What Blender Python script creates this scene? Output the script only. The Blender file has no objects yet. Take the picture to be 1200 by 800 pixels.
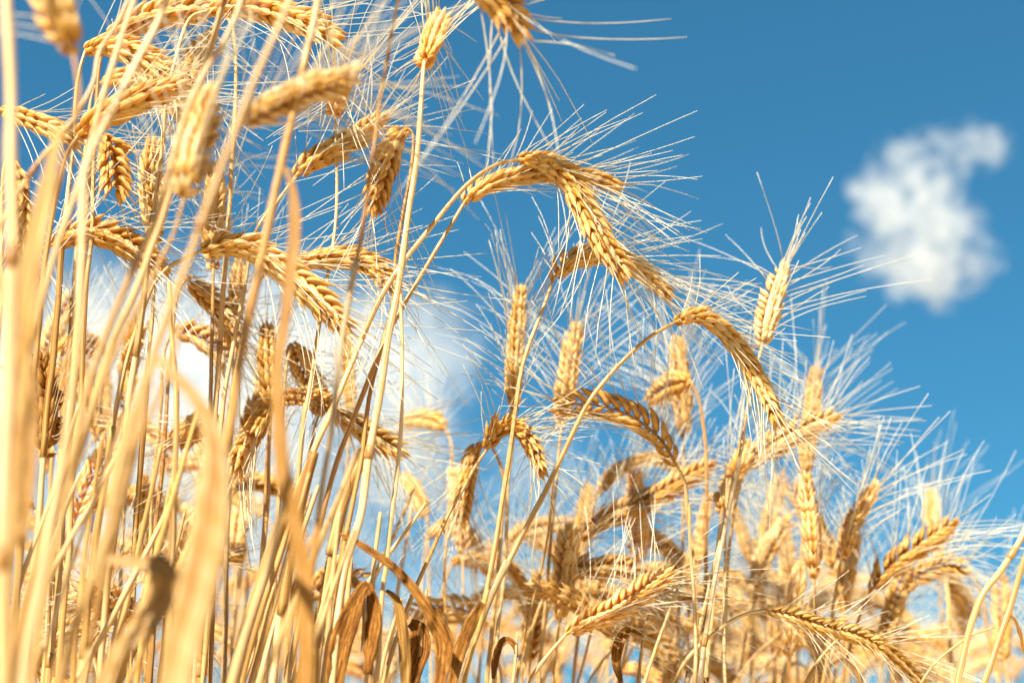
import bpy, math, random
import numpy as np
from mathutils import Vector

R = random.Random(11)
SC = bpy.context.scene
COL = SC.collection

# ------------------------------------------------------------------ camera
CAM = np.array([0.0, 0.0, 0.36]); PITCH = math.radians(20.0); LENS = 50.0
cd = bpy.data.cameras.new('camera'); cam = bpy.data.objects.new('camera', cd); COL.objects.link(cam)
cam.location = CAM; cam.rotation_euler = (math.pi/2 + PITCH, 0, 0)
cd.lens = LENS; cd.sensor_width = 36; cd.clip_start = 0.02; cd.clip_end = 6000
SC.camera = cam
FWD = np.array([0, math.cos(PITCH), math.sin(PITCH)]); UP = np.array([0, -math.sin(PITCH), math.cos(PITCH)]); RT = np.array([1.0, 0, 0])

def ray(px, py):
    return FWD + RT*((px-600)/1200*36/LENS) + UP*((400-py)/1200*36/LENS)
def P(px, py, Y):
    """point of the field that stands Y metres in front of the camera"""
    d = ray(px, py); return CAM + d*(Y/d[1])

Y0 = 0.86
cd.dof.use_dof = True
cd.dof.focus_distance = float(np.dot(P(690, 255, Y0)-CAM, FWD))
cd.dof.aperture_fstop = 5.0
cd.dof.aperture_blades = 0

# ------------------------------------------------------------------ sky and sun
SUN = np.array([-0.40, -0.66, 0.69]); SUN /= np.linalg.norm(SUN)
w = bpy.data.worlds.new('World'); SC.world = w; w.use_nodes = True
nt = w.node_tree; nt.nodes.clear()
sky = nt.nodes.new('ShaderNodeTexSky'); sky.sky_type = 'NISHITA'; sky.sun_disc = False
sky.sun_elevation = math.asin(SUN[2]); sky.sun_rotation = math.atan2(SUN[0], SUN[1])
sky.air_density = 1.0; sky.dust_density = 0.2; sky.ozone_density = 2.0; sky.altitude = 200
tint = nt.nodes.new('ShaderNodeMix'); tint.data_type = 'RGBA'; tint.blend_type = 'MULTIPLY'; tint.inputs[0].default_value = 1
tint.inputs[7].default_value = (0.285, 0.97, 1.29, 1)
bg = nt.nodes.new('ShaderNodeBackground'); bg.inputs[1].default_value = 0.052
out = nt.nodes.new('ShaderNodeOutputWorld')
gm = nt.nodes.new('ShaderNodeGamma'); gm.inputs[1].default_value = 0.65; nt.links.new(sky.outputs[0], gm.inputs[0]); nt.links.new(gm.outputs[0], tint.inputs[6]); nt.links.new(tint.outputs[2], bg.inputs[0]); nt.links.new(bg.outputs[0], out.inputs[0])
sl = bpy.data.lights.new('sun', 'SUN'); sl.energy = 5.0; sl.angle = math.radians(0.5); sl.color = (1.0, 0.955, 0.80)
so = bpy.data.objects.new('sun', sl); COL.objects.link(so); so.location = (-3, -2, 6)
so.rotation_euler = Vector(SUN).to_track_quat('Z', 'Y').to_euler()
vs = SC.view_settings; vs.view_transform = 'Standard'; vs.look = 'None'; vs.exposure = 1.62; vs.gamma = 1
SC.display_settings.display_device = 'sRGB'
cy = SC.cycles
cy.use_denoising = True
try: cy.denoiser = 'OPENIMAGEDENOISE'
except Exception: pass
cy.max_bounces = 12; cy.diffuse_bounces = 6; cy.glossy_bounces = 3; cy.transmission_bounces = 6; cy.volume_bounces = 10
cy.sample_clamp_indirect = 6.0
cy.use_light_tree = False

# ------------------------------------------------------------------ materials
def new_mat(name):
    m = bpy.data.materials.new(name); m.use_nodes = True; m.node_tree.nodes.clear(); return m, m.node_tree
def ramp(nt, stops):
    r = nt.nodes.new('ShaderNodeValToRGB'); e = r.color_ramp.elements
    while len(e) < len(stops): e.new(0.5)
    for k, (p, c) in enumerate(stops): e[k].position = p; e[k].color = (*c, 1)
    return r
def math_n(nt, op, a, b=None):
    n = nt.nodes.new('ShaderNodeMath'); n.operation = op
    for k, v in enumerate((a, b)):
        if v is None: continue
        if isinstance(v, (int, float)): n.inputs[k].default_value = v
        else: nt.links.new(v, n.inputs[k])
    return n.outputs[0]
def mul_col(nt, a, b):
    n = nt.nodes.new('ShaderNodeMix'); n.data_type = 'RGBA'; n.blend_type = 'MULTIPLY'; n.inputs[0].default_value = 1
    nt.links.new(a, n.inputs[6]); nt.links.new(b, n.inputs[7]); return n.outputs[2]

def plant_mat(name, stops, scale, rough, trans, bump, spot=None, sat_trans=(1.0, 0.72, 0.36), per_island=0.5, spec=0.4, vgrad=0.0, vmid=0.5):
    """dry straw: streaked along the part, a different shade for each piece, light passing through"""
    m, nt = new_mat(name); L = nt.links.new
    uv = nt.nodes.new('ShaderNodeUVMap'); uv.uv_map = 'UVMap'
    mp = nt.nodes.new('ShaderNodeMapping'); mp.inputs[3].default_value = scale
    L(uv.outputs[0], mp.inputs[0])
    oi = nt.nodes.new('ShaderNodeObjectInfo'); geo = nt.nodes.new('ShaderNodeNewGeometry')
    off = nt.nodes.new('ShaderNodeVectorMath'); off.operation = 'ADD'; L(mp.outputs[0], off.inputs[0])
    cmb = nt.nodes.new('ShaderNodeCombineXYZ')
    L(math_n(nt, 'MULTIPLY', oi.outputs['Random'], 37.0), cmb.inputs[2]); L(cmb.outputs[0], off.inputs[1])
    n1 = nt.nodes.new('ShaderNodeTexNoise'); n1.inputs['Scale'].default_value = 1.0; n1.inputs['Detail'].default_value = 4; n1.inputs['Roughness'].default_value = 0.62
    L(off.outputs[0], n1.inputs['Vector'])
    v = math_n(nt, 'ADD', math_n(nt, 'MULTIPLY', n1.outputs[0], 2.4), -0.7)
    isl = math_n(nt, 'MULTIPLY', math_n(nt, 'SUBTRACT', geo.outputs['Random Per Island'], 0.5), per_island)
    rnd = math_n(nt, 'MULTIPLY', math_n(nt, 'SUBTRACT', oi.outputs['Random'], 0.5), 0.30)
    v = math_n(nt, 'ADD', math_n(nt, 'ADD', v, isl), rnd)
    if vgrad:
        sx = nt.nodes.new('ShaderNodeSeparateXYZ'); L(uv.outputs[0], sx.inputs[0])
        v = math_n(nt, 'ADD', v, math_n(nt, 'MULTIPLY', math_n(nt, 'SUBTRACT', sx.outputs[1], vmid), vgrad))
    rp = ramp(nt, stops); L(v, rp.inputs[0])
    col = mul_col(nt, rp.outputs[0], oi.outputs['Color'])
    if spot:
        n2 = nt.nodes.new('ShaderNodeTexNoise'); n2.inputs['Scale'].default_value = spot[1]; n2.inputs['Detail'].default_value = 5; n2.inputs['Roughness'].default_value = 0.7
        L(off.outputs[0], n2.inputs['Vector'])
        r2 = ramp(nt, [(spot[2], (0, 0, 0)), (spot[2]+spot[3], (1, 1, 1))]); L(n2.outputs[0], r2.inputs[0])
        mx = nt.nodes.new('ShaderNodeMix'); mx.data_type = 'RGBA'; L(r2.outputs[0], mx.inputs[0]); L(col, mx.inputs[6]); mx.inputs[7].default_value = (*spot[0], 1)
        col = mx.outputs[2]
    b = nt.nodes.new('ShaderNodeBsdfPrincipled'); L(col, b.inputs['Base Color'])
    b.inputs['Roughness'].default_value = rough; b.inputs['Specular IOR Level'].default_value = spec
    if bump:
        bp = nt.nodes.new('ShaderNodeBump'); bp.inputs['Strength'].default_value = bump; bp.inputs['Distance'].default_value = 0.0006
        L(n1.outputs[0], bp.inputs['Height']); L(bp.outputs[0], b.inputs['Normal'])
    tr = nt.nodes.new('ShaderNodeBsdfTranslucent')
    rgb = nt.nodes.new('ShaderNodeRGB'); rgb.outputs[0].default_value = (*sat_trans, 1)
    L(mul_col(nt, col, rgb.outputs[0]), tr.inputs[0])
    mix = nt.nodes.new('ShaderNodeMixShader'); mix.inputs[0].default_value = trans
    L(b.outputs[0], mix.inputs[1]); L(tr.outputs[0], mix.inputs[2])
    o = nt.nodes.new('ShaderNodeOutputMaterial'); L(mix.outputs[0], o.inputs[0])
    return m

M_STEM = plant_mat('dry_straw', [(0.10, (0.29, 0.125, 0.022)), (0.42, (0.50, 0.295, 0.088)), (0.9, (0.66, 0.51, 0.30))], (11.0, 9.0, 1.0), 0.38, 0.20, 0.6, spot=((0.34, 0.15, 0.035), 2.2, 0.63, 0.10), per_island=0.1, spec=0.5)
M_LEAF = plant_mat('dry_leaf', [(0.15, (0.24, 0.10, 0.018)), (0.48, (0.42, 0.24, 0.066)), (0.9, (0.58, 0.43, 0.23))], (12.0, 12.0, 1.0), 0.5, 0.34, 0.6, spot=((0.30, 0.12, 0.025), 1.8, 0.58, 0.14), sat_trans=(1, .82, .58), per_island=0.1, spec=0.35)
M_BROWN = plant_mat('withered_leaf', [(0.2, (0.16, 0.055, 0.009)), (0.55, (0.36, 0.15, 0.026)), (0.9, (0.56, 0.30, 0.075))], (12.0, 60.0, 1.0), 0.75, 0.28, 0.9, spot=((0.09, 0.028, 0.008), 2.2, 0.50, 0.08), per_island=0.1, spec=0.1)
M_EAR = plant_mat('ripe_husk', [(0.03, (0.50, 0.225, 0.025)), (0.38, (0.78, 0.48, 0.105)), (0.85, (0.86, 0.71, 0.40))], (18.0, 1.4, 1.0), 0.46, 0.46, 0.9, sat_trans=(1.0, 0.80, 0.42), per_island=0.42, spec=0.25, vgrad=0.5, vmid=0.42)
M_AWN = plant_mat('awn_bristle', [(0.02, (0.64, 0.42, 0.15)), (0.35, (0.70, 0.59, 0.38)), (0.8, (0.74, 0.69, 0.57))], (1.0, 4.0, 1.0), 0.32, 0.28, 0.0, sat_trans=(1, 0.94, 0.85), per_island=0.35, spec=0.5, vgrad=1.3, vmid=0.16)

# ------------------------------------------------------------------ mesh helpers
class MB:
    def __init__(s): s.v = []; s.f = []; s.uv = []; s.n = 0
    def add(s, verts, faces, uvs):
        s.v.append(np.asarray(verts, float)); s.f += [tuple(i + s.n for i in f) for f in faces]; s.uv += uvs; s.n += len(verts)
    def build(s, name, mat, parent, base, color=None, smooth=True):
        me = bpy.data.meshes.new(name)
        v = np.concatenate(s.v) - base
        me.from_pydata(v.tolist(), [], s.f)
        uvl = me.uv_layers.new(name='UVMap')
        flat = [c for face in s.uv for uv in face for c in uv]
        uvl.data.foreach_set('uv', flat)
        me.polygons.foreach_set('use_smooth', [smooth]*len(me.polygons))
        me.materials.append(mat)
        o = bpy.data.objects.new(name, me); COL.objects.link(o)
        if parent is not None: o.parent = parent
        if color is not None: o.color = (*color, 1)
        return o

def catmull(pts, per=8):
    pts = np.asarray(pts, float)
    if len(pts) < 3:
        t = np.linspace(0, 1, per*2)[:, None]; return pts[0]*(1-t)+pts[-1]*t
    p = np.vstack([2*pts[0]-pts[1], pts, 2*pts[-1]-pts[-2]])
    o = []
    for i in range(1, len(p)-2):
        a, b, c, d = p[i-1], p[i], p[i+1], p[i+2]
        for k in range(per):
            t = k/per
            o.append(0.5*((2*b)+(-a+c)*t+(2*a-5*b+4*c-d)*t*t+(-a+3*b-3*c+d)*t**3))
    o.append(pts[-1]); return np.array(o)
def arclen(p): return np.concatenate([[0], np.cumsum(np.linalg.norm(np.diff(p, axis=0), axis=1))])
def resample(p, n):
    s = arclen(p); t = np.linspace(0, s[-1], n)
    return np.stack([np.interp(t, s, p[:, k]) for k in range(3)], 1), s[-1]
def unit(v): return v/(np.linalg.norm(v)+1e-12)
def frames(p, ref=None):
    t = np.gradient(p, axis=0); t /= np.linalg.norm(t, axis=1)[:, None]+1e-12
    r = np.array([0.0, -1, 0]) if ref is None else ref
    n = unit(r - t[0]*np.dot(r, t[0])); N = [n]
    for i in range(1, len(p)):
        n = N[-1] - t[i]*np.dot(N[-1], t[i]); N.append(unit(n))
    N = np.array(N); return t, N, np.cross(t, N)

def tube(mb, p, rad, sides=8, vscale=1.0, cap=True):
    n = len(p); T, N, B = frames(p); rad = np.broadcast_to(rad, (n,))
    a = np.arange(sides)*2*math.pi/sides
    ring = (np.cos(a)[None, :, None]*N[:, None, :] + np.sin(a)[None, :, None]*B[:, None, :])*rad[:, None, None] + p[:, None, :]
    s = arclen(p)*vscale
    F = []; U = []
    for i in range(n-1):
        for k in range(sides):
            k2 = (k+1) % sides
            F.append((i*sides+k, i*sides+k2, (i+1)*sides+k2, (i+1)*sides+k))
            u0, u1 = k/sides, (k+1)/sides
            U.append(((u0, s[i]), (u1, s[i]), (u1, s[i+1]), (u0, s[i+1])))
    if cap:
        F.append(tuple(range(sides))[::-1]); U.append(((0, s[0]),)*sides)
        F.append(tuple((n-1)*sides+k for k in range(sides))); U.append(((0, s[-1]),)*sides)
    mb.add(ring.reshape(-1, 3), F, U)

# one husk: a pointed, keeled ovoid, x along the husk, y across, z outwards
HS, HR = 7, 7
def _husk():
    V = []; F = []; U = []
    xs = [0.0, 0.08, 0.24, 0.44, 0.64, 0.84, 1.0]
    ws = [0.30, 0.66, 0.98, 1.0, 0.70, 0.27, 0.04]
    for i, (x, wd) in enumerate(zip(xs, ws)):
        for k in range(HS):
            a = 2*math.pi*k/HS
            z = math.sin(a)*(1.0 + (0.22 if k == round(HS/4) else 0)) * (0.8 if math.sin(a) < 0 else 1)
            V.append((x, math.cos(a)*wd*0.5, z*wd*0.5 - 0.18*(x-0.45)**2*2))
    for i in range(HR-1):
        for k in range(HS):
            k2 = (k+1) % HS
            F.append((i*HS+k, i*HS+k2, (i+1)*HS+k2, (i+1)*HS+k))
            U.append(((k/HS, xs[i]), ((k+1)/HS, xs[i]), ((k+1)/HS, xs[i+1]), (k/HS, xs[i+1])))
    F.append(tuple(range(HS))[::-1]); U.append(((0, 0),)*HS)
    F.append(tuple((HR-1)*HS+k for k in range(HS))); U.append(((0, 1),)*HS)
    return np.array(V), F, U
HV, HF, HU = _husk()
def husk(mb, o, axis, outw, L, W, T):
    x = unit(axis); z = unit(outw - x*np.dot(outw, x)); y = np.cross(z, x)
    v = HV*np.array([L, W, T]); mb.add(o + v[:, :1]*x + v[:, 1:2]*y + v[:, 2:3]*z, HF, HU)
    return o + x*L

def rot_about(v, k, a):
    k = unit(k); return v*math.cos(a)+np.cross(k, v)*math.sin(a)+k*np.dot(k, v)*(1-math.cos(a))

def make_ear(root, base, path, rng, tone=(1, 1, 1), detail=True, open_=1.0, awn=0.075, spread=1.0, size=1.0, roll=None, awn_r=0.00031, awn_keep=1.0):
    """path: dense world polyline, ear base to tip"""
    Ltot = arclen(path)[-1]
    n = max(10, int(round(Ltot/0.0039/size)))
    pts, Ltot = resample(path, n+1)
    ref = rot_about(np.array([0.0, -1, 0]), unit(pts[-1]-pts[0]), rng.uniform(0, math.pi) if roll is None else roll)
    T, N, B = frames(pts, ref)
    mb = MB(); tube(mb, pts, np.linspace(0.0013, 0.0007, len(pts))*size, 6, 1.0)
    tc = tone
    whole = mb if not detail else None
    beard = MB(); nb = 0
    ear = None
    if detail: ear = mb.build('ear', M_EAR, root, base, tc)
    for i in range(n+1):
        s = i/n
        side = 1 if i % 2 else -1
        sc = 1.10*size*np.interp(s, [0, 0.08, 0.25, 0.7, 1.0], [0.62, 0.85, 1.04, 1.0, 0.72])*rng.uniform(0.92, 1.08)
        top = i >= n
        t, nn, b = T[i], N[i]*side, B[i]
        th = math.radians((24 if not top else 3) + rng.gauss(0, 5))*open_
        ax = unit(t*math.cos(th)+nn*math.sin(th))
        outw = unit(nn*math.cos(th)-t*math.sin(th))
        o = pts[i] + nn*0.0012*sc
        sp = mb if not detail else MB()
        tips = []
        fan = math.radians(17)*open_
        # two glumes at the foot, three florets above them
        for q in (-1, 1):
            d = unit(ax*math.cos(fan*1.25)+b*q*math.sin(fan*1.25))
            husk(sp, o+b*q*0.0022*sc+outw*0.0006*sc, d, unit(outw*0.8+b*q*0.6), 0.0108*sc, 0.0046*sc, 0.0036*sc)
        for q in (-1, 1):
            f = fan*rng.uniform(0.75, 1.1)
            d = unit(ax*math.cos(f)+b*q*math.sin(f))
            e = husk(sp, o+ax*0.0022*sc+b*q*0.0016*sc+outw*0.0012*sc, d, unit(outw+b*q*0.45), 0.0138*sc*rng.uniform(0.88, 1.10), 0.0049*sc*rng.uniform(.86,1.08), 0.0043*sc*rng.uniform(.85,1.1))
            tips.append((e, unit(d+outw*0.10)))
        d = rot_about(ax, b, rng.uniform(-0.1, 0.1))
        e = husk(sp, o+ax*0.0036*sc+outw*0.0020*sc, d, outw, 0.0126*sc*rng.uniform(.9,1.08), 0.0045*sc, 0.0040*sc)
        if rng.random() < 0.30: tips.append((e, d))
        if detail: sp.build('spikelet', M_EAR, ear, base, tc)
        for (e, d) in tips:
            if rng.random() > awn_keep: continue
            ln = awn*np.interp(s, [0, 0.25, 0.8, 1], [0.62, 0.95, 1.05, 0.9])*rng.uniform(0.72, 1.18)*(rng.uniform(.25, .7) if rng.random() < .10 else 1)
            out = unit(d - t*np.dot(d, t))
            d0 = unit(d + out*rng.uniform(0.0, 0.35)*spread + np.array([rng.gauss(0, .05), rng.gauss(0, .05), rng.gauss(0, .05)]))
            bend = out*rng.uniform(-0.10, 0.22)*spread + np.array([rng.gauss(0, .05), rng.gauss(0, .05), rng.gauss(0, .05)-0.03])
            u = np.linspace(0, 1, 7)[:, None]
            kink = np.array([rng.gauss(0, .05), rng.gauss(0, .05), rng.gauss(0, .05)])*(2.2 if rng.random() < .12 else 1)
            ap = e - d0*0.0012 + d0*ln*u + bend*ln*u*u*0.9 + kink*ln*np.maximum(u-rng.uniform(.25, .7), 0)
            am = beard if not detail else MB()
            tube(am, ap, np.linspace(awn_r, awn_r*0.62, 7), 4, 8.0); nb += 1
            if detail: am.build('awn', M_AWN, ear, base)
    if not detail:
        ear = mb.build('ear', M_EAR, root, base, tc)
        if nb: beard.build('beard', M_AWN, ear, base)
    return ear

def leaf_mesh(path, widths, face, fold=0.35, twist=0.0, curl=0.0):
    """ribbon along a world polyline; face = direction the blade looks towards"""
    n = max(14, len(path)//2)
    p, L = resample(path, n); T = np.gradient(p, axis=0); T /= np.linalg.norm(T, axis=1)[:, None]+1e-12
    wd = np.interp(np.linspace(0, 1, n), np.linspace(0, 1, len(widths)), widths)
    mb = MB(); cs = [-1, -0.5, 0, 0.5, 1]; th = 0.00022
    top = []; bot = []; s = arclen(p)
    for i in range(n):
        f = unit(face - T[i]*np.dot(face, T[i])); a = twist*i/(n-1)
        f = rot_about(f, T[i], a); wv = np.cross(T[i], f)
        for c in cs:
            h = abs(c)*wd[i]*0.5*fold*(1+curl*math.sin(i*0.9)) + 0.0006*math.sin(i*1.7+c*2.0)
            q = p[i] + wv*c*wd[i]*0.5 + f*h
            top.append(q + f*th); bot.append(q - f*th)
    m = len(cs); V = top+bot; o = n*m; F = []; U = []
    for i in range(n-1):
        for k in range(m-1):
            a, b, c, d = i*m+k, i*m+k+1, (i+1)*m+k+1, (i+1)*m+k
            uv = ((k/4, s[i]), ((k+1)/4, s[i]), ((k+1)/4, s[i+1]), (k/4, s[i+1]))
            F.append((a, b, c, d)); U.append(uv)
            F.append((o+d, o+c, o+b, o+a)); U.append(uv[::-1])
        for k in (0, m-1):
            a, d = i*m+k, (i+1)*m+k
            q = (a, d, o+d, o+a) if k == 0 else (d, a, o+a, o+d)
            F.append(q); U.append(((k/4, s[i]),)*4)
    for i in (0, n-1):
        for k in range(m-1):
            a, b = i*m+k, i*m+k+1
            F.append((b, a, o+a, o+b) if i == 0 else (a, b, o+b, o+a)); U.append(((k/4, s[i]),)*4)
    mb.add(V, F, U); return mb

TONES = {'n': (1, 1, 1), 'd': (0.93, 0.83, 0.66), 'o': (0.92, 0.82, 0.66), 'p': (1.12, 1.13, 1.2), 'b': (0.60, 0.44, 0.28), 'c': (0.76, 0.56, 0.25), 'w': (1.02, 1.12, 1.5), 'y': (1.0, 0.90, 0.62)}  # d: shade on dark ears put into their tint; also tans some stems
used = {}

def to_ground(pts, rng):
    """carry a stem on from its lowest seen point down to the soil, straightening on the way"""
    a, b = pts[-2], pts[-1]; d = unit(b-a)
    if d[2] > -0.55: d = unit(np.array([d[0]*0.6, d[1], -0.8]))
    o = list(pts); p = b.copy()
    while p[2] > 0.0:
        d = unit(d*0.82 + np.array([rng.gauss(0, .01), rng.gauss(0, .01), -1.0])*0.18)
        st = 0.07; p = p + d*st
        if p[2] < 0: p = p - d*((0-p[2])/(-d[2]+1e-9)); p = p if p[2] >= -1e-6 else np.array([p[0], p[1], 0.0]); o.append(np.array([p[0], p[1], -0.004])); break
        o.append(p.copy())
    return o

def stalk(label, Y, stem, ear=None, dY=0.0, eY=None, tone='n', stone=None, r=0.0017, group=None, over=False, leaves=(), name='wheat_stalk',
          detail=True, seed=None, node=True, sheath=None, stop=None, **kw):
    """stem: picture points from the ear (or top) down; ear: points from ear base to tip; Y: how far the stalk stands from the camera"""
    rng = random.Random(seed if seed is not None else label + str(stem[0]))
    stone = stone or tone
    if Y > 1.25: tone = {'o': 'n', 'd': 'o'}.get(tone, tone)  # far ears tinted lighter, offsetting in colour the shade of the front stand
    ns = len(stem)
    sp = [P(x, y, Y + dY*(i/max(1, ns-1))) for i, (x, y) in enumerate(stem)]
    earp = None
    if over:                                   # the stalk runs on above the picture to a nodding ear of its own
        d = unit(sp[0]-sp[1]); p = sp[0].copy(); ext = []
        h = rng.uniform(0.05, 0.12)
        for k in range(4):
            d = unit(d*0.75+np.array([0.12, 0.05, 0.9])*0.25); p = p+d*h*0.5; ext.append(p.copy())
        sp = ext[::-1] + sp
        hd = unit(np.array([rng.uniform(0.2, 1), rng.uniform(-.5, .6), 0])); q = p.copy(); e = [q.copy()]
        for k in range(6):
            d = unit(d + hd*0.30 + np.array([0, 0, -0.16])); q = q+d*0.014; e.append(q.copy())
        earp = catmull(e, 5); detail = False
    elif ear:
        Yt = Y if eY is None else eY
        m = len(ear)
        def lay(dz): return [P(x, y, Y+(Yt-Y)*k/(m-1)+dz*(k/(m-1))) for k, (x, y) in enumerate(ear)]
        e = lay(0); l2 = arclen(np.array(e))[-1]
        if eY is None and l2 < 0.074:          # a short ear in the picture points towards or away from us
            dz = min(0.06, math.sqrt(0.078**2-l2**2))*(1 if rng.random() < 0.62 else -1)
            e = lay(dz)
        earp = catmull(e, 7)
    full = to_ground(sp, rng)
    path = catmull(full, 6)
    sw = arclen(path); ph = [rng.uniform(0, 6.28) for _ in range(4)]; am = rng.uniform(.0002, .0007)
    fade = np.clip(sw/.05, 0, 1)*np.clip((sw[-1]-sw)/.1, 0, 1)
    path = path + np.stack([(np.sin(sw*55+ph[0])+.3*np.sin(sw*120+ph[1]))*am*fade, np.sin(sw*60+ph[2])*am*fade, 0*sw], 1)
    base = np.array([path[-1][0], path[-1][1], 0.0])
    root = bpy.data.objects.new(name, None); COL.objects.link(root); root.location = base; root.empty_display_size = 0.02
    root['label'] = label; root['category'] = 'wheat'
    root['group'] = group or 'ripe wheat stalks of the field'
    s = arclen(path); L = s[-1]
    if Y < .7: r = r*.78
    wob = np.array([1+0.05*math.sin(k*0.7+rng.random()) for k in range(len(path))])
    rad = np.interp(s, [0, 0.02, 0.12, 0.30, L], [r*0.62, r*0.74, r*0.92, r*1.08, r*1.35])*wob
    mb = MB(); tube(mb, path, rad, 10, 1.0)
    so_ = mb.build('stem', M_STEM, root, base, TONES[stone])
    if node:                                   # stem joints, a thicker collar where a leaf sheath ends
        for sn in (rng.uniform(0.20, 0.34), rng.uniform(0.42, 0.55)):
            if sn < L-0.05:
                i = int(np.searchsorted(s, sn)); i = min(max(i, 1), len(path)-2)
                d = unit(path[i+1]-path[i]); rr = rad[i]
                q = np.array([path[i]+d*x for x in (-0.0045, -0.002, 0, 0.002, 0.0045)])
                nb = MB(); tube(nb, q, np.array([1.02, 1.22, 1.32, 1.22, 1.04])*rr, 10)
                nb.build('joint', M_STEM, so_, base, (0.72, 0.55, 0.36))
    if not sheath and not over and L > .4 and rng.random() < .42:      # the dry sheath that still wraps the stem from its joint up
        s0 = rng.uniform(.10, .22); s1 = s0 + rng.uniform(.10, .16)
        ii = np.where((s > s0) & (s < s1))[0]
        if len(ii) > 3:
            t = np.linspace(0, 1, len(ii)); nb = MB()
            tube(nb, path[ii] + np.array([rng.gauss(0, .0003), -.0002, 0]), rad[ii]*np.interp(t, [0, .08, .2, 1], [1.5, 1.36, 1.24, 1.2]), 9)
            nb.build('leaf_sheath', M_LEAF, root, base, TONES[rng.choice('npwyo')])
    if sheath:
        i0, i1 = sheath; seg = np.array([P(x, y, Y) for x, y in stem[i0:i1]])
        nb = MB(); tube(nb, catmull(seg, 6), rad.mean()*1.45, 10); nb.build('leaf_sheath', M_LEAF, root, base, (1.05, 1.0, 0.9))
    for lf in leaves:
        pts = [P(x, y, (lf.get('Y', Y) + lf.get('dY', 0)*k/max(1, len(lf['p'])-1))) for k, (x, y) in enumerate(lf['p'])]
        fx = lf.get('face', 0.0); face = np.array([math.sin(fx), -math.cos(fx), lf.get('up', 0.25)])
        lm = leaf_mesh(catmull(pts, 8), lf['w'], unit(face), lf.get('fold', 0.35), lf.get('twist', 0.0))
        lo = lm.build('leaf', M_BROWN if lf.get('brown') else M_LEAF, root, base, TONES[lf.get('tone', 'n')])
        if lf.get('label'): lo['label'] = lf['label']
    if earp is not None:
        if Y > 1.15: kw.setdefault('awn_r', 0.00025); kw['size'] = kw.get('size', 1)*.9
        make_ear(root, base, earp, rng, TONES[tone], detail, **kw)
    return root

# ------------------------------------------------------------------ ground and clouds
def build_ground():
    m, nt = new_mat('dry_soil'); L = nt.links.new
    tc = nt.nodes.new('ShaderNodeTexCoord'); n1 = nt.nodes.new('ShaderNodeTexNoise'); n1.inputs['Scale'].default_value = 9; n1.inputs['Detail'].default_value = 8
    L(tc.outputs['Object'], n1.inputs['Vector'])
    rp = ramp(nt, [(0.3, (0.28, 0.18, 0.08)), (0.5, (0.50, 0.35, 0.16)), (0.8, (0.62, 0.46, 0.23))]); L(n1.outputs[0], rp.inputs[0])
    b = nt.nodes.new('ShaderNodeBsdfPrincipled'); b.inputs['Roughness'].default_value = 0.95; L(rp.outputs[0], b.inputs[0])
    bp = nt.nodes.new('ShaderNodeBump'); bp.inputs['Distance'].default_value = 0.03; L(n1.outputs[0], bp.inputs['Height']); L(bp.outputs[0], b.inputs['Normal'])
    o = nt.nodes.new('ShaderNodeOutputMaterial'); L(b.outputs[0], o.inputs[0])
    me = bpy.data.meshes.new('ground'); rr = random.Random(3); S = 3000.0
    ax = [-S, -300, -30, -8] + [x*0.5 for x in range(-8, 9)] + [8, 30, 300, S]
    v = [(x, y, 0.0 if abs(x) > 5 or abs(y) > 5 else rr.uniform(-0.025, 0.0)) for y in ax for x in ax]
    k = len(ax); f = [(j*k+i, j*k+i+1, (j+1)*k+i+1, (j+1)*k+i) for j in range(k-1) for i in range(k-1)]
    me.from_pydata(v, [], f); me.materials.append(m)
    g = bpy.data.objects.new('ground', me); COL.objects.link(g); g['kind'] = 'structure'
build_ground()

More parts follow.
